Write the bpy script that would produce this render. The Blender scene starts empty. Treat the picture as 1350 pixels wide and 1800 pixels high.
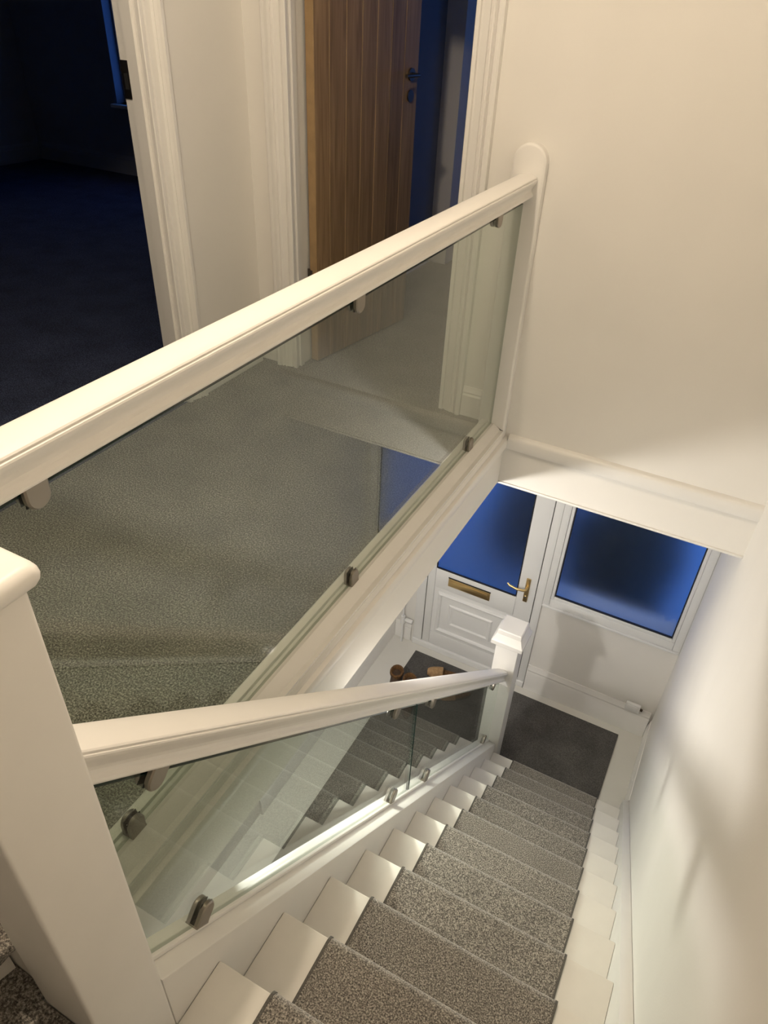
import bpy, bmesh, math, random
from mathutils import Vector, Matrix
random.seed(7)
scene = bpy.context.scene
col = scene.collection

# ------------------------------------------------------------------ camera
cam_data = bpy.data.cameras.new('camera')
cam = bpy.data.objects.new('camera', cam_data)
col.objects.link(cam)
RX = Vector((0.8848303655588109, 0.4636783894318644, 0.04558042736672433))
RY = Vector((0.3071865534648159, -0.5070342169442671, -0.8053277123122744))
RZ = Vector((-0.35030222031193115, 0.7265801084681482, -0.5910750378953127))
m3 = Matrix((RX, -RY, -RZ)).transposed()
cam.matrix_world = Matrix.Translation((0.8598, -2.8015, 1.5704)) @ m3.to_4x4()
cam_data.sensor_fit = 'VERTICAL'
cam_data.sensor_height = 36.0
cam_data.sensor_width = 27.0
cam_data.lens = 1256.09 / 1800 * 36
cam_data.shift_x = -(687.02 - 675) / 1800
cam_data.shift_y = (902.79 - 900) / 1800
cam_data.clip_start = 0.02
scene.camera = cam

# ------------------------------------------------------------------ world, lights, exposure
world = bpy.data.worlds.new('dusk_sky')
scene.world = world
world.use_nodes = True
bg = world.node_tree.nodes['Background']
bg.inputs['Color'].default_value = (0.09, 0.28, 1.0, 1)
bg.inputs['Strength'].default_value = 1.15

def point_light(name, loc, power, color, radius):
    l = bpy.data.lights.new(name, 'POINT')
    l.energy = power; l.color = color; l.shadow_soft_size = radius
    o = bpy.data.objects.new(name, l); col.objects.link(o); o.location = loc
    return o
WARM = (1.0, 0.83, 0.63)
point_light('landing_ceiling_lamp', (-0.09, -1.90, 2.66), 72, WARM, 0.05)
point_light('hall_ceiling_lamp', (-0.36, -1.20, -0.54), 55, (1.0, 0.95, 0.88), 0.05)

vs = scene.view_settings
vs.view_transform = 'Standard'
vs.look = 'None'
vs.exposure = 0.0
vs.gamma = 1.0
vs.use_curve_mapping = False
scene.cycles.use_denoising = True
scene.cycles.max_bounces = 14
scene.cycles.transparent_max_bounces = 16
scene.cycles.transmission_bounces = 12

# ------------------------------------------------------------------ measured layout
Y0, Z0, G, R = 0.1997, -2.5254, 0.2299, 0.2151      # lowest carpeted nosing, going, rise
SL = R / G
H = -2.7406                                          # hall floor
L2 = 1.0307                                          # inside face of the front wall
W = 1.273                                            # landing left wall at x = -W
XW = 1.176                                            # right wall
XH = -0.90                                           # hall left wall
CEIL = 2.80
CXL, CXR = 0.4175, 0.9874                            # stair runner edges
SX = 0.222                                           # stair glass plane
def nose(y): return Z0 + SL * (Y0 - y)

# ------------------------------------------------------------------ materials
def new_mat(name):
    m = bpy.data.materials.new(name); m.use_nodes = True
    nt = m.node_tree
    return m, nt, nt.nodes['Principled BSDF']
def N(nt, t, **k):
    n = nt.nodes.new(t)
    for a, b in k.items():
        setattr(n, a, b)
    return n
def paint(name, c, rough=0.5, var=0.03, scale=6.0, bump=0.0, bscale=120.0, coat=0.0):
    m, nt, p = new_mat(name)
    tc = N(nt, 'ShaderNodeTexCoord')
    nz = N(nt, 'ShaderNodeTexNoise'); nz.inputs['Scale'].default_value = scale; nz.inputs['Detail'].default_value = 3
    nt.links.new(tc.outputs['Object'], nz.inputs['Vector'])
    r = N(nt, 'ShaderNodeValToRGB')
    r.color_ramp.elements[0].position = .3; r.color_ramp.elements[1].position = .7
    r.color_ramp.elements[0].color = (*[x * (1 - var) for x in c], 1)
    r.color_ramp.elements[1].color = (*[min(1, x * (1 + var)) for x in c], 1)
    nt.links.new(nz.outputs['Fac'], r.inputs['Fac'])
    nt.links.new(r.outputs['Color'], p.inputs['Base Color'])
    p.inputs['Roughness'].default_value = rough
    p.inputs['Coat Weight'].default_value = coat
    if bump:
        n2 = N(nt, 'ShaderNodeTexNoise'); n2.inputs['Scale'].default_value = bscale
        nt.links.new(tc.outputs['Object'], n2.inputs['Vector'])
        b = N(nt, 'ShaderNodeBump'); b.inputs['Strength'].default_value = bump; b.inputs['Distance'].default_value = .002
        nt.links.new(n2.outputs['Fac'], b.inputs['Height'])
        nt.links.new(b.outputs['Normal'], p.inputs['Normal'])
    return m
def carpet(name, dark, mid, light, scale=260.0, patch=0.10, sheen=.45):
    m, nt, p = new_mat(name)
    tc = N(nt, 'ShaderNodeTexCoord')
    n1 = N(nt, 'ShaderNodeTexNoise'); n1.inputs['Scale'].default_value = scale; n1.inputs['Detail'].default_value = 2.5; n1.inputs['Roughness'].default_value = .7
    nt.links.new(tc.outputs['Object'], n1.inputs['Vector'])
    r = N(nt, 'ShaderNodeValToRGB'); e = r.color_ramp.elements
    e[0].position = .36; e[0].color = (*dark, 1); e[1].position = .64; e[1].color = (*light, 1)
    em = e.new(.5); em.color = (*mid, 1)
    nt.links.new(n1.outputs['Fac'], r.inputs['Fac'])
    n2 = N(nt, 'ShaderNodeTexNoise'); n2.inputs['Scale'].default_value = 5.0; n2.inputs['Detail'].default_value = 3
    nt.links.new(tc.outputs['Object'], n2.inputs['Vector'])
    mr = N(nt, 'ShaderNodeMapRange'); mr.inputs['To Min'].default_value = 1 - patch; mr.inputs['To Max'].default_value = 1 + patch
    mr.inputs['From Min'].default_value = .3; mr.inputs['From Max'].default_value = .7
    nt.links.new(n2.outputs['Fac'], mr.inputs['Value'])
    mx = N(nt, 'ShaderNodeVectorMath', operation='SCALE')
    nt.links.new(r.outputs['Color'], mx.inputs[0]); nt.links.new(mr.outputs['Result'], mx.inputs['Scale'])
    nt.links.new(mx.outputs['Vector'], p.inputs['Base Color'])
    p.inputs['Roughness'].default_value = .95
    p.inputs['Specular IOR Level'].default_value = .1
    p.inputs['Sheen Weight'].default_value = sheen
    b = N(nt, 'ShaderNodeBump'); b.inputs['Strength'].default_value = .7; b.inputs['Distance'].default_value = .004
    nt.links.new(n1.outputs['Fac'], b.inputs['Height']); nt.links.new(b.outputs['Normal'], p.inputs['Normal'])
    return m
def metal(name, c, rough):
    m, nt, p = new_mat(name)
    tc = N(nt, 'ShaderNodeTexCoord')
    nz = N(nt, 'ShaderNodeTexNoise'); nz.inputs['Scale'].default_value = 90
    nt.links.new(tc.outputs['Object'], nz.inputs['Vector'])
    mr = N(nt, 'ShaderNodeMapRange'); mr.inputs['To Min'].default_value = rough * .8; mr.inputs['To Max'].default_value = rough * 1.2
    nt.links.new(nz.outputs['Fac'], mr.inputs['Value']); nt.links.new(mr.outputs['Result'], p.inputs['Roughness'])
    p.inputs['Base Color'].default_value = (*c, 1); p.inputs['Metallic'].default_value = 1
    return m
def oak(name):
    m, nt, p = new_mat(name)
    tc = N(nt, 'ShaderNodeTexCoord')
    mp = N(nt, 'ShaderNodeMapping'); mp.inputs['Scale'].default_value = (14, 14, .9)
    nt.links.new(tc.outputs['Object'], mp.inputs['Vector'])
    oi = N(nt, 'ShaderNodeObjectInfo')
    ad = N(nt, 'ShaderNodeVectorMath', operation='ADD')
    sc = N(nt, 'ShaderNodeVectorMath', operation='SCALE'); sc.inputs[0].default_value = (37, 11, 23)
    nt.links.new(oi.outputs['Random'], sc.inputs['Scale'])
    nt.links.new(mp.outputs['Vector'], ad.inputs[0]); nt.links.new(sc.outputs['Vector'], ad.inputs[1])
    nz = N(nt, 'ShaderNodeTexNoise'); nz.inputs['Scale'].default_value = 3; nz.inputs['Detail'].default_value = 8; nz.inputs['Distortion'].default_value = .6
    nt.links.new(ad.outputs['Vector'], nz.inputs['Vector'])
    r = N(nt, 'ShaderNodeValToRGB'); e = r.color_ramp.elements
    e[0].position = .3; e[0].color = (.175, .108, .046, 1); e[1].position = .72; e[1].color = (.31, .205, .105, 1)
    nt.links.new(nz.outputs['Fac'], r.inputs['Fac'])
    hv = N(nt, 'ShaderNodeHueSaturation')
    mr = N(nt, 'ShaderNodeMapRange'); mr.inputs['To Min'].default_value = .8; mr.inputs['To Max'].default_value = 1.15
    nt.links.new(oi.outputs['Random'], mr.inputs['Value']); nt.links.new(mr.outputs['Result'], hv.inputs['Value'])
    nt.links.new(r.outputs['Color'], hv.inputs['Color']); nt.links.new(hv.outputs['Color'], p.inputs['Base Color'])
    p.inputs['Roughness'].default_value = .5
    return m
def glass(name, tint, rough=0.0, ior=1.5):
    m, nt, p = new_mat(name)
    p.inputs['Base Color'].default_value = (*tint, 1)
    p.inputs['Transmission Weight'].default_value = 1
    p.inputs['Roughness'].default_value = rough
    p.inputs['IOR'].default_value = ior
    return m
def clear_glass(name, tint, refl=1.0):
    """Clear float glass: dielectric reflection with straight, lightly tinted transmission so that light passes."""
    m = bpy.data.materials.new(name); m.use_nodes = True
    nt = m.node_tree; nt.nodes.clear()
    out = N(nt, 'ShaderNodeOutputMaterial')
    ge = N(nt, 'ShaderNodeNewGeometry')
    dt = N(nt, 'ShaderNodeVectorMath', operation='DOT_PRODUCT')
    nt.links.new(ge.outputs['Incoming'], dt.inputs[0]); nt.links.new(ge.outputs['Normal'], dt.inputs[1])
    ab = N(nt, 'ShaderNodeMath', operation='ABSOLUTE'); nt.links.new(dt.outputs['Value'], ab.inputs[0])
    om = N(nt, 'ShaderNodeMath', operation='SUBTRACT'); om.inputs[0].default_value = 1; nt.links.new(ab.outputs[0], om.inputs[1])
    pw_ = N(nt, 'ShaderNodeMath', operation='POWER'); pw_.inputs[1].default_value = 5; nt.links.new(om.outputs[0], pw_.inputs[0])
    fr = N(nt, 'ShaderNodeMath', operation='MULTIPLY_ADD'); fr.inputs[1].default_value = .957; fr.inputs[2].default_value = .043
    nt.links.new(pw_.outputs[0], fr.inputs[0])
    tr = N(nt, 'ShaderNodeBsdfTransparent'); tr.inputs['Color'].default_value = (*tint, 1)
    gl = N(nt, 'ShaderNodeBsdfGlossy'); gl.inputs['Roughness'].default_value = .0; gl.inputs['Color'].default_value = (refl, refl, refl, 1)
    mx = N(nt, 'ShaderNodeMixShader')
    nt.links.new(fr.outputs[0], mx.inputs['Fac']); nt.links.new(tr.outputs[0], mx.inputs[1]); nt.links.new(gl.outputs[0], mx.inputs[2])
    nt.links.new(mx.outputs[0], out.inputs['Surface'])
    return m

M = {}
M['wall'] = paint('wall_paint', (.80, .78, .74), .7, .015, 3, .12, 160)
M['bedwall'] = paint('shade_dimmed_bedroom_paint', (.26, .28, .33), .8, .02, 3)  # wall colour darkened to carry the gloom of the unlit bedroom
M['ceiling'] = paint('ceiling_paint', (.82, .80, .77), .8, .01, 3)
M['gloss'] = paint('white_satin_woodwork', (.80, .785, .755), .42, .015, 8, .04, 40)
M['gloss2'] = paint('white_painted_treads', (.80, .78, .735), .38, .03, 9, .08, 60)
M['upvc'] = paint('white_upvc', (.80, .80, .79), .35, .01, 5)
M['gasket'] = paint('black_rubber_gasket', (.015, .015, .02), .6, .1, 30)
M['hallfloor'] = paint('pale_painted_floor', (.66, .645, .60), .4, .03, 4)
M['carpet'] = carpet('grey_twist_carpet', (.05, .046, .041), (.185, .170, .150), (.46, .425, .375), 250, .06)
M['landing_carpet'] = carpet('landing_grey_carpet', (.045, .043, .036), (.15, .145, .122), (.40, .39, .335), 180, .16, .15)
M['bedcarpet'] = carpet('shade_dimmed_bedroom_carpet', (.013, .017, .033), (.036, .046, .082), (.08, .097, .155), 190, .2, .02)  # gloom and blue dusk light painted into the bedroom carpet colour
M['hallcarpet'] = carpet('charcoal_hall_carpet', (.035, .033, .031), (.075, .070, .066), (.125, .118, .11), 220, .25)
M['binding'] = paint('dark_whipped_edge', (.10, .095, .085), .9, .3, 300)
M['oak'] = oak('oak_boards')
M['dark_oak'] = paint('oak_edge_lipping', (.36, .24, .12), .5, .1, 20)
M['nickel'] = metal('satin_nickel', (.30, .27, .235), .36)
M['darkmetal'] = metal('dark_bronze_metal', (.16, .14, .12), .4)
M['brass'] = metal('polished_brass', (.72, .53, .25), .36)
M['chrome'] = metal('chrome', (.75, .74, .72), .12)
M['black'] = paint('black_shadow_gap', (.01, .01, .01), .8, .1)
M['glass'] = clear_glass('float_glass', (.79, .825, .79))
M['glass_edge'] = paint('green_glass_edge', (.012, .035, .028), .2, .1, 30)
M['pane'] = clear_glass('window_glass', (.95, .97, .97))
M['frost'] = glass('obscure_glass', (.9, .95, 1.0), .33, 1.33)
M['tan'] = paint('tan_suede', (.34, .21, .10), .9, .25, 40)
M['fur'] = paint('ginger_fleece', (.12, .058, .018), .95, .4, 90, .8, 200)
M['brown'] = paint('dark_brown_leather', (.06, .035, .02), .6, .3, 30)
M['sole'] = paint('rubber_sole', (.05, .045, .04), .8, .1)
M['paving'] = paint('concrete_paving', (.55, .55, .55), .9, .15, 3)
M['hedge'] = paint('dark_hedge', (.012, .02, .012), .95, .5, 25)

# ------------------------------------------------------------------ builders
def link(name, me, mat, parent=None, loc=(0, 0, 0)):
    o = bpy.data.objects.new(name, me); col.objects.link(o)
    if mat is not None and not me.materials:
        me.materials.append(mat)
    o.location = loc
    if parent is not None:
        o.parent = parent
        if parent.type == 'EMPTY' or True:
            o.matrix_parent_inverse = Matrix.Translation(world_loc(parent)).inverted()
    return o
def world_loc(o):
    v = Vector(o.location)
    if o.parent is not None:
        v = v + o.matrix_parent_inverse.translation + world_loc(o.parent)
    return v
def tag(o, label, cat, group=None, kind=None):
    o['label'] = label; o['category'] = cat
    if group: o['group'] = group
    if kind: o['kind'] = kind
    return o
def empty(name, loc, label, cat, group=None, kind=None):
    o = bpy.data.objects.new(name, None); col.objects.link(o)
    o.location = loc; o.empty_display_size = .1
    return tag(o, label, cat, group, kind)
def finish(bm, smooth=None):
    bmesh.ops.recalc_face_normals(bm, faces=bm.faces)
    me = bpy.data.meshes.new('mesh'); bm.to_mesh(me); bm.free()
    if smooth is not None:
        me.shade_smooth()
        me.set_sharp_from_angle(angle=math.radians(smooth))
    return me
def add_box(bm, lo, hi, bevel=0.0, seg=2):
    b = bmesh.new()
    bmesh.ops.create_cube(b, size=1)
    for v in b.verts:
        v.co = Vector([lo[i] + (v.co[i] + .5) * (hi[i] - lo[i]) for i in range(3)])
    if bevel:
        bmesh.ops.bevel(b, geom=list(b.edges), offset=bevel, segments=seg, profile=.5, affect='EDGES')
    t = bpy.data.meshes.new('t'); b.to_mesh(t); b.free(); bm.from_mesh(t); bpy.data.meshes.remove(t)
def boxes(bl, bevel=0.0, smooth=None, seg=2):
    bm = bmesh.new()
    for lo, hi in bl: add_box(bm, lo, hi, bevel, seg)
    return finish(bm, smooth if smooth is not None else (35 if bevel else None))
def box(name, lo, hi, mat, parent=None, bevel=0.0, seg=2):
    return link(name, boxes([(lo, hi)], bevel, seg=seg), mat, parent)
def add_loft(bm, rings, cap=True):
    """rings: list of equal-length closed loops of points"""
    vs = [[bm.verts.new(p) for p in r] for r in rings]
    n = len(vs[0])
    for a, b in zip(vs[:-1], vs[1:]):
        for i in range(n):
            bm.faces.new((a[i], a[(i + 1) % n], b[(i + 1) % n], b[i]))
    if cap:
        bm.faces.new(list(reversed(vs[0]))); bm.faces.new(vs[-1])
def loft(name, rings, mat, parent=None, smooth=40, cap=True):
    bm = bmesh.new(); add_loft(bm, rings, cap)
    return link(name, finish(bm, smooth), mat, parent)
def add_tube(bm, pts, rad, n=12):
    pts = [Vector(p) for p in pts]; rings = []
    rads = rad if isinstance(rad, (list, tuple)) else [rad] * len(pts)
    up = None
    for i, p in enumerate(pts):
        d = (pts[min(i + 1, len(pts) - 1)] - pts[max(i - 1, 0)]).normalized()
        if up is None:
            up = d.orthogonal().normalized()
        up = (up - d * up.dot(d)).normalized(); s = d.cross(up)
        rings.append([p + rads[i] * (math.cos(a) * up + math.sin(a) * s) for a in [2 * math.pi * k / n for k in range(n)]])
    add_loft(bm, rings)
def tube(name, pts, rad, mat, parent=None, n=12):
    bm = bmesh.new(); add_tube(bm, pts, rad, n)
    return link(name, finish(bm, 40), mat, parent)
def sym(half):
    """full closed section from a right half profile listed bottom to top"""
    return [(u, v) for u, v in half] + [(-u, v) for u, v in reversed(half) if u > 1e-6]
def arc(cx, cy, r, a0, a1, n):
    return [(cx + r * math.cos(math.radians(a0 + (a1 - a0) * i / n)), cy + r * math.sin(math.radians(a0 + (a1 - a0) * i / n))) for i in range(n + 1)]
S = 'structure'

# ================================================================== STRUCTURE
T = 0.14
TL = 0.095
DA, DB = -1.063, -0.263            # oak-door opening
DH = 2.02
# far wall (upper) with the bulkhead over the stair well
o = link('wall_far', boxes([((-W - T, 0, 0), (DA - .03, T, CEIL)), ((DA - .03, 0, DH + .03), (DB + .03, T, CEIL)),
                            ((DB + .03, 0, 0), (.0679, T, CEIL)), ((.0679, 0, -.305), (XW + T, T, CEIL))]), M['wall'])
tag(o, 'cream upper wall above the stairwell with the bulkhead below it', 'wall', kind=S)
# left landing wall with the opening to the dark room
J1, J0 = -.585, -1.78             # opening jambs in y
o = link('wall_left', boxes([((-W - TL, J1 + .03, 0), (-W, 0, CEIL)), ((-W - TL, J0 - .03, DH + .03), (-W, J1 + .03, CEIL)),
                             ((-W - TL, -7.6, 0), (-W, J0 - .03, CEIL))]), M['wall'])
tag(o, 'pale landing wall between the dark doorway and the oak door', 'wall', kind=S)
o = box('wall_right', (XW, -7.6, H - .1), (XW + T, L2 + .3, CEIL), M['wall'])
tag(o, 'tall smooth cream wall running down beside the stairs', 'wall', kind=S)
o = box('wall_near', (-W - T, -7.6 - T, H - .1), (XW + T, -7.6, CEIL), M['wall'])
tag(o, 'wall behind the camera closing the upper landing', 'wall', kind=S)
o = box('ceiling', (-W - T, -7.6 - T, CEIL), (XW + T, T, CEIL + .1), M['ceiling'])
tag(o, 'white ceiling over landing and stairs', 'ceiling', kind=S)
# landing slab = hall ceiling
o = link('ceiling_hall', boxes([((-W - T, -2.575, -.30), (.066, 0, -.012)), ((-W - T, .0, -.30), (.066, L2 + .3, -.012)),
                                ((.066, T, -.30), (XW + T, L2 + .3, -.012))]), M['ceiling'])
tag(o, 'white hall ceiling under the landing floor', 'ceiling', kind=S)
o = box('floor_landing', (-W, -2.575, -.012), (-.046, .03, 0), M['landing_carpet'])
tag(o, 'grey carpet on the landing behind the long glass balustrade', 'floor', kind=S)
# hall
o = box('floor_hall', (XH - .1, -7.6, H - .1), (XW, L2 + .02, H), M['hallfloor'])
tag(o, 'pale hall floor around the charcoal carpet', 'floor', kind=S)
o = box('wall_hall_left', (XH - T, -7.6, H - .1), (XH, L2 + .3, -.30), M['wall'])
tag(o, 'white hall wall under the landing', 'wall', kind=S)
# front wall: door frame hole and window hole
FX0, FX1 = -0.72, XW
ZWT = -.62
o = link('wall_front', boxes([((XH - T, L2, H - .1), (FX0, L2 + .28, -.30)), ((FX0, L2, ZWT), (XW + T, L2 + .28, -.30)),
                              ((.235, L2 + .004, H - .1), (XW + T, L2 + .28, -1.855)), ((FX0, L2 + .02, H - .1), (.235, L2 + .28, H - .0))]), M['wall'])
tag(o, 'white front wall below the side window in the hall', 'wall', kind=S)

# landing fascia and moulded base trim belong to the structure
o = box('trim_fascia', (.0662, -2.62, -.3055), (.068, .0, -.02), M['wall'])
tag(o, 'cream fascia board under the landing edge', 'trim', kind=S)
prof = [(.068, -.108), (.084, -.106), (.088, -.098), (.088, -.066), (.084, -.058), (.072, -.0535), (.068, -.054)]
o = loft('trim_nosing', [[(u, y, v) for u, v in prof] for y in (-2.50, -.0005)], M['gloss'])
tag(o, 'cream nosing moulding along the landing edge', 'trim', kind=S)
prof = [(0, -.108), (-.018, -.106), (-.022, -.098), (-.022, -.058), (-.020, -.048), (-.012, -.040), (-.004, -.036), (0, -.034)]
o = loft('trim_ledge', [[(x, v, w) for v, w in prof] for x in (.0885, XW)], M['gloss'])
tag(o, 'narrow ledge moulding across the upper wall above the bulkhead', 'trim', kind=S)
o = box('trim_bulkhead', (.0682, -.006, -.309), (XW, .02, -.297), M['gloss'], bevel=.002)
tag(o, 'thin white bead along the bottom edge of the bulkhead', 'trim', kind=S)

# architraves: moulded section (u across from the opening, w out of the wall)
ARCH = [(0, 0), (0, .013), (.003, .016), (.017, .016), (.020, .007), (.027, .007), (.030, .014), (.054, .018), (.060, .026), (.066, .018), (.072, .018), (.078, .028), (.084, .019), (.090, .032), (.104, .032), (.110, .027), (.110, 0)]
def architrave_v(name, mapf, zt, parent):
    return loft(name, [[mapf(u, w, z) for u, w in ARCH] for z in (.0, zt)], M['gloss'], parent, 25)
def frame_set(name, label, n):
    return empty(name, (0, 0, 0), label, 'door frame', kind=S)
# frame around the oak door (far wall)
f2 = empty('trim_oak_door_frame', (DA, 0, 0), 'cream moulded frame around the oak door opening', 'door frame', kind=S)
architrave_v('architrave', lambda u, w, z: (DA + .006 - u, -w, z), DH + .1, f2)
architrave_v('architrave', lambda u, w, z: (DB - .006 + u, -w, z), DH + .1, f2)
loft('architrave', [[(x, -w, DH - .006 + u) for u, w in ARCH] for x in (DA - .1, DB + .1)], M['gloss'], f2, 25)
box('lining', (DA - .029, .001, 0), (DA, T + .01, DH), M['gloss'], f2)
box('lining', (DB, .001, 0), (DB + .029, T + .01, DH), M['gloss'], f2)
box('lining', (DA - .029, .001, DH), (DB + .029, T + .01, DH + .029), M['gloss'], f2)
box('door_stop', (DA + .0005, .02, 0), (DA + .010, .05, DH), M['gloss'], f2)
box('door_stop', (DB - .013, .03, 0), (DB - .0005, .075, DH), M['gloss'], f2)
# frame around the dark doorway (left wall)
f1 = empty('trim_dark_room_door_frame', (-W, J1, 0), 'cream moulded frame of the open dark doorway', 'door frame', kind=S)
architrave_v('architrave', lambda u, w, z: (-W + w, J1 - .0 + u, z), DH + .1, f1)
architrave_v('architrave', lambda u, w, z: (-W + w, J0 + .0 - u, z), DH + .1, f1)
box('lining', (-W - TL - .008, J1 - .0, 0), (-W - .001, J1 + .029, DH), M['gloss'], f1)
box('lining', (-W - TL - .008, J0 - .029, 0), (-W - .001, J0, DH), M['gloss'], f1)
box('lining', (-W - TL - .008, J0 - .029, DH), (-W - .001, J1 + .029, DH + .029), M['gloss'], f1)
box('door_stop', (-W - .058, J1 - .013, 0), (-W - .012, J1 - .0005, DH), M['gloss'], f1)
sp = box('strike_plate', (-W - .1035, J1 - .004, 1.205), (-W - .062, J1 + .001, 1.325), M['darkmetal'], f1, .001)
sp['label'] = 'dark metal strike plate'
box('latch_hole', (-W - .092, J1 - .0045, 1.235), (-W - .074, J1 - .0041, 1.285), M['black'], sp)

# skirtings
def skirting(name, pts, mat, label, h=.14, t=.018):
    """pts: two ends + inward normal"""
    (a, b, n, zb) = pts
    a = Vector(a); b = Vector(b); n = Vector(n)
    pr = [(0, 0), (t, 0), (t, h * .72), (t * .75, h * .78), (t * .8, h * .84), (t * .45, h * .93), (t * .3, h), (0, h)]
    o = loft(name, [[(p.x + n.x * u, p.y + n.y * u, zb + v) for u, v in pr] for p in (a, b)], mat, None, 25)
    return tag(o, label, 'skirting board', kind=S)
skirting('baseboard_far', ((DB + .105, 0, 0), (-.055, 0, 0), (0, -1, 0), 0), M['gloss'], 'short skirting board between oak door frame and wall post')
skirting('baseboard_left', ((-W, J1 + .112, 0), (-W, -.03, 0), (1, 0, 0), 0), M['gloss'], 'skirting board on the landing wall between the two doorways')
skirting('baseboard_hall_left', ((XH, -.83, 0), (XH, L2, 0), (1, 0, 0), H), M['gloss'], 'white skirting board along the hall wall under the landing', .17)
skirting('baseboard_front', ((.24, L2, 0), (XW - .02, L2, 0), (0, -1, 0), H), M['gloss'], 'deep white skirting board under the side window', .25, .024)
skirting('baseboard_right', ((XW, Y0 + .12, 0), (XW, L2, 0), (-1, 0, 0), H), M['gloss'], 'white skirting board on the right beside the hall carpet', .17)
skirting('baseboard_front_corner', ((XH + .02, L2, 0), (FX0 - .02, L2, 0), (0, -1, 0), H), M['gloss'], 'short white skirting board left of the front door', .17)

# dark room beyond the left doorway (bedroom) : x -1.41..-6.1, y -3..2.75
RX0, RX1, RY0, RY1 = -6.05, -W - TL, -3.2, 2.76
WX0, WX1, WZ0, WZ1 = -4.87, -3.3, .60, 2.1
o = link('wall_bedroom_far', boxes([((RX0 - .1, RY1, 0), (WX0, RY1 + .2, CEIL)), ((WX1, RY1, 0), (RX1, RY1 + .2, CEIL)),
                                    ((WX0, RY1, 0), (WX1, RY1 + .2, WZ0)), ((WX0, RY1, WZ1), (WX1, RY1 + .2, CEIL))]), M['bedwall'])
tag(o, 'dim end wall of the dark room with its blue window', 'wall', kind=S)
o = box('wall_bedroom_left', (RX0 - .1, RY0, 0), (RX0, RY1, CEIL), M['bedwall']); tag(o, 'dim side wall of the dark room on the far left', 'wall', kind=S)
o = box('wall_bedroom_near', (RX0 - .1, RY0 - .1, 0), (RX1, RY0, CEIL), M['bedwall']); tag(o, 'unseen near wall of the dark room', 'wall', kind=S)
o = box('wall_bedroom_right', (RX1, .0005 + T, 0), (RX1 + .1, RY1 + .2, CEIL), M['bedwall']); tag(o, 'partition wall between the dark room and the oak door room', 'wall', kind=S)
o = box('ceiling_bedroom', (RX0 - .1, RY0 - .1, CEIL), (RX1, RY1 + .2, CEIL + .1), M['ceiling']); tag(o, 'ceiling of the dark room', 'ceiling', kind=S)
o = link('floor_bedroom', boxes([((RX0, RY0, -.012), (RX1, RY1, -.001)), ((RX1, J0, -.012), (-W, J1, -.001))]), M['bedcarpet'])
tag(o, 'carpet inside the unlit room on the left, its gloom put into the colour', 'floor', kind=S)
skirting('baseboard_bedroom_far', ((RX0, RY1, 0), (RX1, RY1, 0), (0, -1, 0), 0), M['bedwall'], 'dim skirting board on the end wall of the dark room', .16)  # bedroom skirtings share the darkened wall colour, so their shade is painted in
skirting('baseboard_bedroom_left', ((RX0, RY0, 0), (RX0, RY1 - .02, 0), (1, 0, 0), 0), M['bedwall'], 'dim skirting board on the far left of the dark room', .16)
w2 = empty('window_2', (WX0, RY1, WZ0), 'narrow slice of blue dusk window in the dark room', 'window', kind=S)
box('frame', (WX0, RY1 + .10, WZ0), (WX0 + .035, RY1 + .16, WZ1), M['upvc'], w2, .006)
box('frame', (WX1 - .06, RY1 + .10, WZ0), (WX1, RY1 + .16, WZ1), M['upvc'], w2, .006)
box('frame', (WX0 + .06, RY1 + .10, WZ0), (WX1 - .06, RY1 + .16, WZ0 + .06), M['upvc'], w2, .006)
box('frame', (WX0 + .06, RY1 + .10, WZ1 - .06), (WX1 - .06, RY1 + .16, WZ1), M['upvc'], w2, .006)
box('pane', (WX0 + .035, RY1 + .125, WZ0 + .06), (WX1 - .06, RY1 + .135, WZ1 - .06), M['pane'], w2)
box('sill', (WX0 - .04, RY1 - .05, WZ0 - .03), (WX1 + .04, RY1 + .1, WZ0), M['gloss'], w2, .006)

# room beyond the oak door
QX0, QX1, QY1 = RX1 + .1, 1.6, 3.0
QX0 = RX1 + .1
o = box('floor_back_room', (QX0, .03, -.012), (QX1, QY1, -.0005), M['landing_carpet']); tag(o, 'grey carpet running into the room behind the oak door', 'floor', kind=S)
BW0, BW1, BZ0, BZ1 = -.2, 1.2, .9, 2.1
o = link('wall_back_room_far', boxes([((QX0, QY1, 0), (BW0, QY1 + .2, CEIL)), ((BW1, QY1, 0), (QX1, QY1 + .2, CEIL)),
                                      ((BW0, QY1, 0), (BW1, QY1 + .2, BZ0)), ((BW0, QY1, BZ1), (BW1, QY1 + .2, CEIL))]), M['wall'])
tag(o, 'shaded end wall seen past the oak door', 'wall', kind=S)
o = box('wall_back_room_right', (QX1, T, 0), (QX1 + .1, QY1 + .2, CEIL), M['wall']); tag(o, 'right wall of the room behind the oak door', 'wall', kind=S)
o = box('ceiling_back_room', (QX0, T, CEIL), (QX1 + .1, QY1 + .2, CEIL + .1), M['ceiling']); tag(o, 'ceiling of the room behind the oak door', 'ceiling', kind=S)
o = link('wall_back_room_pier', boxes([((QX0, 2.0, 0), (-1.14, QY1, CEIL))]), M['wall']); tag(o, 'bluish chimney-breast pier in the room past the oak door', 'wall', kind=S)
w3 = empty('window_3', (BW0, QY1, BZ0), 'window of the room behind the oak door', 'window', kind=S)
box('frame', (BW0, QY1 + .1, BZ0), (BW0 + .06, QY1 + .16, BZ1), M['upvc'], w3); box('frame', (BW1 - .06, QY1 + .1, BZ0), (BW1, QY1 + .16, BZ1), M['upvc'], w3)
box('pane', (BW0 + .06, QY1 + .125, BZ0), (BW1 - .06, QY1 + .135, BZ1), M['pane'], w3)

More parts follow.
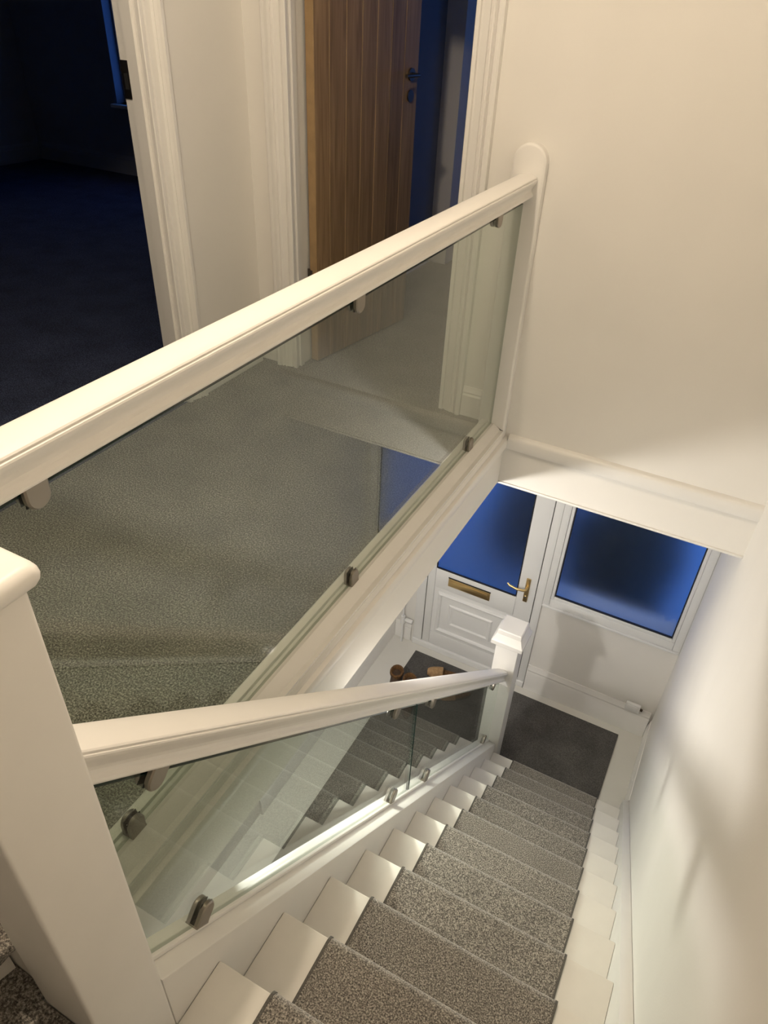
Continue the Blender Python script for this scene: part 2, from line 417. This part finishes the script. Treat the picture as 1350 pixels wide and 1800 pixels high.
# ---------------------------------------------------------------- oak door leaf
hinge = Vector((DA + .052, .105, .008)); tip = Vector((-.905, .875, .008))
dv = (tip - hinge); LW = dv.length; dv.normalize(); nv = Vector((dv.y, -dv.x, 0))     # nv points to +x (seen face)
def leaf(a, b, c, z):   # along, thickness, height
    p = hinge + dv * a + nv * c; return (p.x, p.y, z)
def leaf_box(name, a0, a1, c0, c1, z0, z1, mat, parent, bev=0.0):
    bm = bmesh.new(); add_box(bm, (a0, c0, z0), (a1, c1, z1), bev, 1)
    for v in bm.verts:
        p = hinge + dv * v.co.x + nv * v.co.y; v.co = Vector((p.x, p.y, v.co.z))
    return link(name, finish(bm, 30 if bev else None), mat, parent)
od = empty('door_2', (hinge.x, hinge.y, 0), 'oak boarded door standing open into the darker room', 'door', kind=S)
ZL = DH - .012
edges = [.0, .10, .215, .325, .435, .545, .655, LW]
leaf_box('core', .002, LW - .002, -.032, .0, .01, ZL, M['dark_oak'], od)
leaf_box('edge_lipping', -.0005, .0018, -.036, .004, .009, ZL, M['dark_oak'], od)
for i in range(7):
    leaf_box('board', edges[i], edges[i + 1] - .0015, .0003, .006, .009, ZL, M['oak'], od, .0028)
for i in range(7):
    leaf_box('board', edges[i], edges[i + 1] - .0015, -.040, -.0323, .009, ZL, M['oak'], od, .0028)
for zh in (.42, 1.80):
    leaf_box('hinge', -.003, -.0006, -.036, -.022, zh - .045, zh + .045, M['darkmetal'], od)
    p = hinge - nv * .041 - dv * .004
    hb = tube('hinge_pin', [(p.x, p.y, zh - .05), (p.x, p.y, zh + .05)], .006, M['darkmetal'], od)
def lpt(a, c, z):
    p = hinge + dv * a + nv * c; return (p.x, p.y, z)
HZ = 1.245
for s in (1, -1):
    c0 = .006 if s > 0 else -.040
    hr = tube('handle', [lpt(LW - .065, c0, HZ), lpt(LW - .065, c0 + s * .010, HZ)], .027, M['darkmetal'], od, 20)
    tube('lever', [lpt(LW - .065, c0 + s * .008, HZ), lpt(LW - .065, c0 + s * .048, HZ), lpt(LW - .072, c0 + s * .055, HZ), lpt(LW - .185, c0 + s * .058, HZ + .002)], .0085, M['darkmetal'], hr, 10)
    tube('keyhole_cover', [lpt(LW - .065, c0, HZ - .09), lpt(LW - .065, c0 + s * .008, HZ - .09)], .025, M['darkmetal'], od, 20)

# ---------------------------------------------------------------- front door and side window (white uPVC)
FY = L2                                              # room-side face of the frame
fd = empty('door_1', (-.23, FY, H), 'white front door with blue obscure glass and brass letterbox', 'door', kind=S)
gl, gr, gbz, gtz = -.640, .1735, -2.680, -.70        # door leaf gaps
# frame
ff = box('frame', (FX0, FY - .012, H), (gl - .006, FY + .06, ZWT), M['upvc'], fd, .004)
box('frame', (gr + .006, FY - .012, H), (.235, FY + .06, ZWT), M['upvc'], fd, .004)
box('frame', (gl - .0035, FY - .012, gtz), (gr + .0035, FY + .06, ZWT), M['upvc'], fd, .004)
box('threshold', (FX0 + .001, FY - .024, H + .0005), (gr + .06, FY + .06, gbz - .007), M['upvc'], fd, .003)
for lo, hi in [((gl - .0055, FY + .012, gbz - .0065), (gl + .02, FY + .03, gtz - .0005)), ((gr - .02, FY + .012, gbz - .0065), (gr + .0055, FY + .03, gtz - .0005)), ((gl + .02, FY + .012, gbz - .0065), (gr - .02, FY + .03, gbz + .02))]:
    box('seal', lo, hi, M['gasket'], fd)
# leaf: stiles and rails
fy0, fy1 = FY - .010, FY + .011
GX0, GX1, GZ0, GZ1 = -.60, .047, -1.887, -.78
box('stile', (gl, fy0, gbz), (GX0 + .02, fy1, gtz - .004), M['upvc'], fd, .004)
box('stile', (GX1, fy0, gbz), (gr, fy1, gtz - .004), M['upvc'], fd, .004)
box('rail', (GX0 + .0205, fy0, GZ1), (GX1 - .0005, fy1, gtz - .004), M['upvc'], fd, .004)
box('rail', (GX0 + .0205, fy0, -2.07), (GX1 - .0005, fy1, GZ0), M['upvc'], fd, .004)
box('rail', (GX0 + .0205, fy0, gbz), (GX1 - .0005, fy1, -2.545), M['upvc'], fd, .004)
bm = bmesh.new()                                    # moulded lower panel: stepped raised rectangles
def ring(bm, x0, x1, z0, z1, y): return [(x0, y, z0), (x1, y, z0), (x1, y, z1), (x0, y, z1)]
px0, px1, pz0, pz1 = GX0 + .021, GX1 - .001, -2.544, -2.071
steps = [(0, .003), (.035, .003), (.040, -.010), (.052, -.016), (.064, -.010), (.070, .002), (.135, .002), (.145, -.008), (.158, -.008), (.172, .000)]
add_loft(bm, [ring(bm, px0, px1, pz0, pz1, fy1)] + [ring(bm, px0 + d * 1.0, px1 - d * 1.0, pz0 + d * .95, pz1 - d * .95, fy0 + w) for d, w in steps])
link('panel', finish(bm, 20), M['upvc'], fd)
gk = box('gasket', (GX0 + .0195, fy0 + .004, GZ0 - .001), (GX0 + .028, fy0 + .010, GZ1), M['gasket'], fd)
box('gasket', (GX1 - .008, fy0 + .004, GZ0 - .001), (GX1 + .001, fy0 + .010, GZ1), M['gasket'], fd)
box('gasket', (GX0 + .028, fy0 + .002, GZ0 - .001), (GX1 - .008, fy0 + .012, GZ0 + .009), M['gasket'], fd)
pn = box('glass_pane', (GX0 + .0205, fy0 + .013, GZ0), (GX1 - .0005, fy0 + .020, GZ1), M['frost'], fd)
pn['label'] = 'blue-lit obscure glass'
lb = box('letterbox', (-.472, fy0 - .010, -2.012), (-.142, fy0, -1.935), M['brass'], fd, .004)
lb['label'] = 'brass letterbox plate'
box('flap', (-.452, fy0 - .014, -2.000), (-.162, fy0 - .0098, -1.952), M['brass'], lb, .002)
box('slot', (-.474, fy0 - .0085, -1.9345), (-.140, fy0 - .0005, -1.931), M['black'], lb)
hx = .112
bp = box('handle', (hx - .016, fy0 - .010, -1.895), (hx + .016, fy0, -1.680), M['brass'], fd, .0045)
bp['label'] = 'brass lever handle on long plate'
tube('lever', [(hx, fy0 - .008, -1.755), (hx, fy0 - .045, -1.755), (hx - .012, fy0 - .056, -1.757), (hx - .06, fy0 - .058, -1.762), (hx - .115, fy0 - .055, -1.752), (hx - .132, fy0 - .050, -1.742)], [.010, .009, .009, .009, .009, .007], M['brass'], bp)
tube('key_cylinder', [(hx, fy0 - .009, -1.845), (hx, fy0 - .016, -1.845)], .0085, M['chrome'], bp)

wn = empty('window_1', (.70, FY, -1.86), 'blue obscure side window to the right of the front door', 'window', kind=S)
VX0, VX1, VZ0 = .305, 1.104, -1.77
box('frame', (.2355, FY - .010, -1.855), (VX0 - .022, FY + .06, ZWT), M['upvc'], wn, .004)
box('frame', (VX1 + .022, FY - .010, -1.855), (XW - .001, FY + .06, ZWT), M['upvc'], wn, .004)
box('frame', (VX0 - .0215, FY - .010, -1.855), (VX1 + .0215, FY + .06, VZ0 - .022), M['upvc'], wn, .004)
for lo, hi in [((VX0 - .0215, FY - .004, VZ0 - .0215), (VX0, FY + .03, ZWT)), ((VX1, FY - .004, VZ0 - .0215), (VX1 + .0215, FY + .03, ZWT)), ((VX0, FY - .004, VZ0 - .0215), (VX1, FY + .03, VZ0))]:
    box('glazing_bead', lo, hi, M['upvc'], wn, .005)
for lo, hi in [((VX0 + .0003, FY + .004, VZ0), (VX0 + .008, FY + .012, ZWT)), ((VX1 - .008, FY + .004, VZ0), (VX1 - .0003, FY + .012, ZWT)), ((VX0 + .008, FY + .002, VZ0 + .0003), (VX1 - .008, FY + .014, VZ0 + .010))]:
    box('gasket', lo, hi, M['gasket'], wn)
pn = box('glass_pane', (VX0 + .0005, FY + .015, VZ0 + .0005), (VX1 - .0005, FY + .022, ZWT), M['frost'], wn)
pn['label'] = 'blue-lit obscure glass'
box('sill_bead', (.236, FY - .022, -1.872), (XW - .001, FY - .0005, -1.8555), M['upvc'], wn, .004)

# outside: paving, dark planting, garden wall
o = box('ground_outside', (-6, L2 + .281, H - .25), (7, 9, H - .12), M['paving']); tag(o, 'paved path outside the front door', 'ground', kind=S)
def bush(name, c, r, label):
    bm = bmesh.new(); bmesh.ops.create_icosphere(bm, subdivisions=4, radius=1)
    for v in bm.verts:
        d = v.co.normalized(); k = 1 + .10 * math.sin(7 * d.x + 3 * d.z) * math.cos(6 * d.y) + random.uniform(-.06, .06)
        v.co = Vector((c[0] + d.x * r[0] * k, c[1] + d.y * r[1] * k, max(c[2] + d.z * r[2] * k, H - .12)))
    return tag(link(name, finish(bm, 40), M['hedge']), label, 'shrub')
bush('shrub', (.62, 2.45, H + .35), (.42, .55, .95), 'dark shrub silhouette outside the side window')
bush('shrub', (-.38, 3.1, H + .1), (.42, .55, .70), 'lower dark shrub outside the front door glass')

# ================================================================== STAIRCASE
st = empty('staircase', (.72, Y0, H), 'white painted straight staircase with bare margins beside the carpet runner', 'staircase')
TX0, TX1 = .2805, 1.135
NS = 12
tread_me = boxes([((0, -G - .005, -.028), (TX1 - TX0, .0, 0))], .004)
riser_me = boxes([((0, -.030, -R + .0005), (TX1 - TX0, -.016, -.0285))], 0)
for i in range(NS):
    y, z = Y0 - G * i - .004, Z0 + R * i
    if i == 0:
        link('tread', boxes([((TX0, y - G - .005, z - .028), (TX1, y, z))], .004), M['gloss2'], st)
        link('riser', boxes([((TX0, y - .030, H + .0005), (TX1, y - .016, z - .0285))]), M['gloss2'], st)
        continue
    link('tread', tread_me, M['gloss2'], st, (TX0, y, z))
    link('riser', riser_me, M['gloss2'], st, (TX0, y, z))
# wall string
def slope_prism(name, x0, x1, ya, yb, top, bot, mat, parent, bev=.004):
    pts = [(ya, nose(ya) + bot), (yb, max(nose(yb) + bot, H + .001)), (yb, nose(yb) + top), (ya, nose(ya) + top)]
    k = yb
    if nose(yb) + bot < H:
        yk = Y0 - (H + .001 - bot - Z0) / SL
        pts = [(ya, nose(ya) + bot), (yk, H + .001), (yb, H + .001), (yb, nose(yb) + top), (ya, nose(ya) + top)]
    bm = bmesh.new(); add_loft(bm, [[(x, y, z) for y, z in pts] for x in (x0, x1)])
    if bev: bmesh.ops.bevel(bm, geom=[e for e in bm.edges], offset=bev, segments=2, profile=.5, affect='EDGES')
    return link(name, finish(bm, 35), mat, parent)
slope_prism('wall_string', TX1 + .0005, XW - .0005, -2.59, Y0 + .10, .062, -.30, M['gloss'], st)
slope_prism('outer_string', .178, .280, -2.471, .199, .080, -.30, M['gloss'], st, .005)
slope_prism('glazing_bead', SX - .013, SX + .013, -2.462, .197, .097, .0805, M['gloss'], st, .002)
# soffit keeps hall light from leaking up through the risers
slope_prism('soffit', .2805, XW - .001, -2.59, Y0 - .03, -.285, -.30, M['ceiling'], st, 0)

# runner carpet: profile in (y,z) swept across x
def runner_profile():
    pts = []
    r = .026
    y = Y0; z = Z0
    pts.append((Y0 - .028, H + .016))
    for i in range(NS):
        y, z = Y0 + .006 - G * i, Z0 + R * i + .010
        # up the riser, out round the nosing
        pts.append((y - .024, z - .055)); pts.append((y - .010, z - .042)); pts.append((y - .002, z - .030))
        for a in range(0, 91, 15):
            t = math.radians(a); pts.append((y - r + r * math.cos(t), z - r + r * math.sin(t)))
        yn = y - G - .014
        pts.append((yn + .050, z)); pts.append((yn + .012, z + .001)); pts.append((yn + .004, z + .006))
    return pts
pr = runner_profile()
def offset_poly(p, d):
    out = []
    for i in range(len(p)):
        a = Vector(p[max(i - 1, 0)]); b = Vector(p[min(i + 1, len(p) - 1)]); t = (b - a).normalized()
        out.append((p[i][0] - t.y * d, p[i][1] + t.x * d))
    return out
inner = offset_poly(pr, .0085)     # walking up = towards -y, so the left of travel is below/behind
def runner(name, x0, x1, d0, mat, parent, label=None):
    bm = bmesh.new()
    out = offset_poly(pr, -d0)
    nx = max(1, int((x1 - x0) / .03))
    xs = [x0 + (x1 - x0) * k / nx for k in range(nx + 1)]
    top = [[bm.verts.new((x, y, z)) for x in xs] for y, z in out]
    bot = [[bm.verts.new((x, y, z)) for x in (x0, x1)] for y, z in inner]
    for a in range(len(pr) - 1):
        for k in range(nx):
            bm.faces.new((top[a][k], top[a][k + 1], top[a + 1][k + 1], top[a + 1][k]))
        bm.faces.new((top[a][0], top[a + 1][0], bot[a + 1][0], bot[a][0]))
        bm.faces.new((top[a][-1], top[a + 1][-1], bot[a + 1][1], bot[a][1]))
        bm.faces.new((bot[a][0], bot[a + 1][0], bot[a + 1][1], bot[a][1]))
    return link(name, finish(bm, 60), mat, parent)
rc = empty('stair_runner', ((CXL + CXR) / 2, Y0, H), 'grey twist-pile carpet runner climbing the white stairs', 'stair carpet')
runner('pile', CXL + .007, CXR - .007, 0.0, M['carpet'], rc)
runner('bound_edge', CXL, CXL + .0068, .0015, M['binding'], rc)
runner('bound_edge', CXR - .0068, CXR, .0015, M['binding'], rc)

# upper steps beside the newel (dark corner at the lower left)
us = empty('upper_steps', (.1, -2.9, 0), 'shaded carpeted steps at the foot of the near newel', 'steps')
def poly_step(name, poly, z0, z1, mat, parent, bev=0.0):
    bm = bmesh.new(); add_loft(bm, [[(x, y, z) for x, y in poly] for z in (z0, z1)])
    if bev: bmesh.ops.bevel(bm, geom=list(bm.edges), offset=bev, segments=3, profile=.5, affect='EDGES')
    return link(name, finish(bm, 40), mat, parent)
box('apron', (-W + .001, -2.588, -.29), (.134, -2.576, .272), M['gloss2'], us)
poly_step('step_base', [(-W + .001, -2.589), (.134, -2.589), (.134, -2.605), (.283, -2.605), (.283, -2.592), (1.134, -2.592), (1.134, -7.59), (-W + .001, -7.59)], -.30, .094, M['gloss2'], us)
poly_step('step_carpet', [(-.2, -2.5892), (.1338, -2.5892), (.1338, -2.6055), (.98, -2.6055), (.98, -7.4), (-.2, -7.4)], .0945, .106, M['carpet'], us)
poly_step('upper_step_base', [(-W + .001, -2.592), (.055, -2.592), (.045, -2.63), (-.35, -7.58), (-W + .001, -7.58)], .1065, .2755, M['gloss2'], us)
poly_step('upper_step_carpet', [(-W + .001, -2.575), (.075, -2.575), (.131, -2.597), (.118, -2.63), (-.25, -7.4), (-W + .001, -7.4)], .276, .296, M['carpet'], us, .007)

# ================================================================== NEWELS
n1 = empty('newel_post', (.185, -2.525, -.32), 'large near white newel post with a rounded collar, left foreground', 'newel post')
nx0, nx1, ny0, ny1 = .142, .2815, -2.604, -2.4715
box('shaft', (nx0, ny0, -.32), (nx1, ny1, 1.046), M['gloss'], n1, .006, 3)
cx, cy = (nx0 + nx1) / 2, (ny0 + ny1) / 2; hx1, hy1 = (nx1 - nx0) / 2, (ny1 - ny0) / 2
def sq_ring(cx, cy, hx, hy, z, r, k=5):
    pts = []
    for sx, sy, a0 in ((1, 1, 0), (-1, 1, 90), (-1, -1, 180), (1, -1, 270)):
        for i in range(k + 1):
            a = math.radians(a0 + 90 * i / k)
            pts.append((cx + sx * (hx - r) + r * math.cos(a), cy + sy * (hy - r) + r * math.sin(a), z))
    return pts
rg = []
for i in range(9):
    a = math.radians(-90 + 180 * i / 8)
    rg.append(sq_ring(cx, cy, hx1 + .003 + .012 * math.cos(a), hy1 + .003 + .012 * math.cos(a), 1.0625 + .016 * math.sin(a), .012))
loft('collar', rg, M['gloss'], n1, 40)
def roundr(r, z, k=24): return [(cx + r * math.cos(math.radians(15 * j)), cy + r * math.sin(math.radians(15 * j)), z) for j in range(k)]
loft('neck', [roundr(.066, 1.079), roundr(.060, 1.083), roundr(.056, 1.095), roundr(.054, 1.12), roundr(.056, 1.15)], M['gloss'], n1, 40)
loft('cap', [roundr(r, z) for r, z in ((.056, 1.151), (.068, 1.16), (.074, 1.185), (.072, 1.215), (.058, 1.245), (.032, 1.262), (.006, 1.267))], M['gloss'], n1, 50)

n2 = empty('newel_post', (.23, .27, H), 'square white newel post with a chamfered cap at the stair foot', 'newel post')
h2 = .070
NX2, yc2 = .228, .200 + h2
box('shaft', (NX2 - h2, .200, H + .0005), (NX2 + h2, .200 + 2 * h2, -1.546), M['gloss'], n2, .005)
rings = [sq_ring(NX2, yc2, a, a, z, .004, 2) for a, z in ((.072, -1.5455), (.084, -1.540), (.094, -1.535), (.097, -1.531), (.097, -1.505), (.094, -1.500), (.088, -1.492), (.079, -1.466), (.075, -1.459), (.073, -1.432), (.067, -1.426))]
loft('cap', rings, M['gloss'], n2, 25)

# ================================================================== BALUSTRADES
RAIL = sym([(0, 0), (.026, 0), (.030, .001), (.032, .005), (.0305, .010), (.0250, .016), (.0230, .022), (.0240, .029), (.0290, .038), (.0355, .047), (.0398, .054), (.0408, .059), (.0400, .0622),
            (.0362, .0636), (.0356, .0658), (.0376, .0672), (.0355, .0700), (.031, .0725), (.023, .0748), (.012, .0762), (0, .0766)])
RAIL = [(u + .006, v) for u, v in RAIL]
def clamp_mesh(up=1):
    """two half plates gripping the glass, with a foot; local x across the glass, y along, z up"""
    bm = bmesh.new()
    for s in (1, -1):
        out = [(-.022, 0), (.022, 0), (.022, .022)] + [(.022 * math.cos(math.radians(a)), .030 + .022 * math.sin(math.radians(a))) for a in range(0, 181, 20)] + [(-.022, .022)]
        x0, x1 = s * .0056, s * .0165
        rings = [[(x0, y, z) for y, z in out], [(x1 - s * .003, y, z) for y, z in out], [(x1, y * .86, .001 + z * .93) for y, z in out]]
        add_loft(bm, rings)
    add_box(bm, (-.0165, -.022, -.004), (.0165, .022, .0), .001, 1)
    me = finish(bm, 40)
    if up < 0:
        for v in me.vertices: v.co.z = -v.co.z
        me.flip_normals()
    me.materials.append(M['nickel'])
    return me
CU, CD = clamp_mesh(1), clamp_mesh(-1)
CG = {}
def gasket_mesh(up):
    me = boxes([((-.0064, -.020, .001 if up > 0 else -.046), (-.00535, .020, .046 if up > 0 else -.001)), ((.00535, -.020, .001 if up > 0 else -.046), (.0064, .020, .046 if up > 0 else -.001))])
    me.materials.append(M['black']); return me
GU, GD = gasket_mesh(1), gasket_mesh(-1)
def clamp(me, gm, loc, parent, tilt=0.0):
    o = link('glass_clamp', me, None, parent, loc)
    g = link('rubber_pad', gm, None, o)
    g.matrix_parent_inverse = Matrix.Identity(4)
    if tilt: o.rotation_euler = (tilt, 0, 0)
    return o

lb_ = empty('landing_balustrade', (0, -1.25, 0), 'long level white handrail over clear glass at the landing edge', 'balustrade')
RZ0 = .972
loft('handrail', [[(u, y, RZ0 + v) for u, v in RAIL] for y in (-2.573, -.0385)], M['gloss'], lb_, 22)
box('return_rail', (.0475, -2.56, RZ0 + .005), (nx0 - .001, -2.49, RZ0 + .07), M['gloss'], lb_, .012)
BASE = [(-.046, -.011), (-.046, .016), (-.042, .021), (-.016, .023), (-.0145, .020), (-.0142, .012), (.008, .010), (.012, .0105), (.0125, .0125), (.016, .013), (.030, .006), (.046, -.006), (.058, -.022), (.066, -.040), (.070, -.053), (.0665, -.053), (.0665, -.011)]
loft('base_rail', [[(u, y, v) for u, v in BASE] for y in (-2.573, -.0385)], M['gloss'], lb_, 25)
g = box('glass_panel', (-.005, -2.44, .0125), (.005, -.0395, .945), M['glass'], lb_)
box('glass_edge', (-.0049, -2.44, .9452), (.0049, -.0395, .9465), M['glass_edge'], g)
for y in (-2.257, -1.286, -.305):
    clamp(CU, GU, (0, y, .0165), lb_)
    clamp(CD, GD, (0, y, RZ0 - .0045), lb_)

sb = empty('stair_balustrade', (SX, -1.25, -1.2), 'sloping white handrail over two clear glass panels beside the stairs', 'balustrade')
RB = .690
loft('handrail', [[(SX + u, y, nose(y) + RB + v * 1.22) for u, v in RAIL] for y in (-2.471, .1995)], M['gloss'], sb, 22)
def slanted_glass(ya, yb):
    b, t = .098, .652
    pts = [(ya, nose(ya) + b), (yb, nose(yb) + b), (yb, nose(yb) + t), (ya, nose(ya) + t)]
    bm = bmesh.new(); add_loft(bm, [[(x, y, z) for y, z in pts] for x in (SX - .005, SX + .005)])
    o = link('glass_panel', finish(bm), M['glass'], sb)
    pe = [(ya, nose(ya) + t + .0004), (yb, nose(yb) + t + .0004), (yb, nose(yb) + t + .0020), (ya, nose(ya) + t + .0020)]
    bm = bmesh.new(); add_loft(bm, [[(x, y, z) for y, z in pe] for x in (SX - .0049, SX + .0049)])
    link('glass_edge', finish(bm), M['glass_edge'], o)
    for yy, s in ((ya, -1), (yb, 1)):
        if -2.4 < yy < .1:
            bm = bmesh.new(); add_box(bm, (SX - .0049, min(yy, yy + s * .0012), nose(yy) + b), (SX + .0049, max(yy, yy + s * .0012), nose(yy) + t))
            link('glass_edge', finish(bm), M['glass_edge'], o)
    return o
slanted_glass(-2.450, -1.173); slanted_glass(-1.161, .194)
ang = -math.atan(SL)
for y in (-2.322, -1.348, -.985, .045):
    clamp(CU, GU, (SX, y, nose(y) + .102), sb, ang)
    clamp(CD, GD, (SX, y, nose(y) + RB - .006), sb, ang)

# wall half-post with a rounded head, where the landing rail meets the wall
wp = empty('wall_post', (.005, 0, -.03), 'flat white wall post with a rounded head at the end of the landing rail', 'post')
def slab_post(name, x0, x1, zb, zt, y0, y1, par, ch):
    cx_ = (x0 + x1) / 2; r_ = (x1 - x0) / 2
    out = [(x0, zb), (x1, zb), (x1, zt - r_)] + [(cx_ + r_ * math.cos(math.radians(a)), zt - r_ + r_ * math.sin(math.radians(a))) for a in range(10, 171, 10)] + [(x0, zt - r_)]
    c = sum((Vector((p[0], p[1])) for p in out), Vector((0, 0))) / len(out)
    def ins(d): return [(cx_ + (x - cx_) * (1 - d / r_), z if z <= zb + 1e-6 else (z if z <= zt - r_ + 1e-6 else zt - r_ + (z - zt + r_) * (1 - d / r_))) for x, z in out]
    rings = [[(x, y0, z) for x, z in out], [(x, y1 + ch, z) for x, z in out], [(x, y1 + ch * .3, z) for x, z in ins(ch * .7)], [(x, y1, z) for x, z in ins(ch * 1.6)]]
    return loft(name, rings, M['gloss'], par, 35)
slab_post('post_face', -.060, .067, -.0485, 1.150, -.0006, -.038, wp, .006)

# ================================================================== HALL THINGS
bm = bmesh.new()
add_loft(bm, [[(x, y, z) for x, y in [(-.648, -2.9), (.172, -2.9), (.172, .199), (.155, .199), (.155, .343), (.3005, .343), (.3005, .186), (.998, .186), (.998, .935), (-.648, .935)]] for z in (H + .0008, H + .011)])
hc = link('hall_carpet', finish(bm), M['hallcarpet'])
tag(hc, 'charcoal carpet covering the hall floor up to the front door', 'carpet')

# boots with fleece lining and a pair of tan slippers
def boot(loc, rot, label):
    e = empty('ankle_boot', loc, label, 'boot', 'fleece-lined boots on the hall carpet')
    e.rotation_euler = (0, 0, rot)
    def shape(name, secs, mat, n=16, smooth=60):
        # secs: (x centre along foot, half length, half width, z)
        rings = [[(c + a * math.cos(2 * math.pi * k / n), b * math.sin(2 * math.pi * k / n), z) for k in range(n)] for c, a, b, z in secs]
        bm = bmesh.new(); add_loft(bm, rings)
        o = bpy.data.objects.new(name, finish(bm, smooth)); o.data.materials.append(mat); col.objects.link(o); o.parent = e
        return o
    shape('sole', [(.03, .135, .046, 0), (.03, .138, .049, .006), (.03, .138, .049, .020), (.03, .134, .046, .024)], M['sole'])
    shape('upper', [(.03, .132, .044, .0242), (.03, .132, .046, .045), (.012, .112, .045, .070), (-.018, .080, .043, .095), (-.045, .056, .042, .125), (-.050, .054, .044, .165)], M['brown'])
    o = shape('fleece_collar', [(-.050, .057, .047, .1652), (-.050, .064, .053, .178), (-.050, .062, .051, .195), (-.050, .050, .040, .198), (-.050, .042, .033, .180), (-.050, .038, .030, .1665)], M['fur'])
    shape('insole', [(-.050, .0375, .0295, .1660), (-.050, .0375, .0295, .1690)], M['brown'])
    return e
boot((-.600, .46, H + .0115), math.radians(283), 'dark brown boot with ginger fleece collar, left one nearer the hall wall')
boot((-.475, .44, H + .0115), math.radians(292), 'dark brown boot with ginger fleece collar, right one nearer the slippers')
def slipper(loc, rot, label):
    e = empty('slipper', loc, label, 'slipper', 'tan slippers on the charcoal carpet')
    e.rotation_euler = (0, 0, rot)
    n = 24
    def foot(k, s=1.0):
        a = 2 * math.pi * k / n
        x = .13 * math.cos(a); w = .042 + .008 * math.cos(a)
        return x * s, w * math.sin(a) * s
    def mk(name, rings, mat):
        bm = bmesh.new(); add_loft(bm, rings)
        o = bpy.data.objects.new(name, finish(bm, 60)); o.data.materials.append(mat); col.objects.link(o); o.parent = e
    mk('sole', [[(*foot(k, s), z) for k in range(n)] for s, z in ((.97, 0), (1, .005), (1, .016), (.96, .020))], M['sole'])
    rings = []
    for i in range(7):
        t = i / 6; x = .005 + .120 * t; w = (.050 * math.sqrt(max(0, 1 - (t * .93) ** 4))) ; hgt = .055 - .022 * t * t
        rings.append([(x, w * math.cos(math.radians(a)), .0205 + hgt * math.sin(math.radians(a)) * (1 if w > .01 else .5)) for a in range(0, 181, 20)] + [(x, -w * .9, .0203), (x, w * .9, .0203)])
    mk('upper', rings, M['tan'])
    rings = [[(*foot(k, s), z) for k in range(n)] for s, z in ((.93, .0202), (.95, .026), (.90, .028))]
    mk('fleece_lining', rings, M['fur'])
slipper((-.345, .80, H + .0115), math.radians(200), 'tan slipper on the charcoal carpet, nearer the front door')
slipper((-.185, .655, H + .0115), math.radians(215), 'tan slipper on the charcoal carpet seen through the stair glass')

# pipework left of the front door
pw = empty('radiator_pipe', (-.80, L2 - .05, H), 'white valve and pipe in the corner left of the front door', 'pipe')
tube('pipe', [(-.80, L2 - .055, H + .001), (-.80, L2 - .055, H + .21)], .0085, M['upvc'], pw)
tube('valve_body', [(-.80, L2 - .055, H + .2105), (-.80, L2 - .055, H + .285)], [.018, .018], M['upvc'], pw, 16)
tube('valve_head', [(-.781, L2 - .055, H + .255), (-.770, L2 - .055, H + .255), (-.715, L2 - .055, H + .255)], [.012, .020, .018], M['upvc'], pw, 16)
tube('upper_pipe', [(-.80, L2 - .055, H + .2855), (-.80, L2 - .055, H + .60)], .0075, M['upvc'], pw)
# small white socket box on the skirting under the window
sk = empty('phone_socket', (1.025, L2 - .024, -2.45), 'small white socket box on the skirting under the side window', 'socket')
box('body', (.975, L2 - .050, -2.500), (1.075, L2 - .0255, -2.430), M['upvc'], sk, .004)
box('face', (.985, L2 - .054, -2.490), (1.050, L2 - .0503, -2.440), M['upvc'], sk, .002)
tube('cable_entry', [(1.0755, L2 - .036, -2.465), (1.092, L2 - .036, -2.468)], .010, M['brown'], sk)
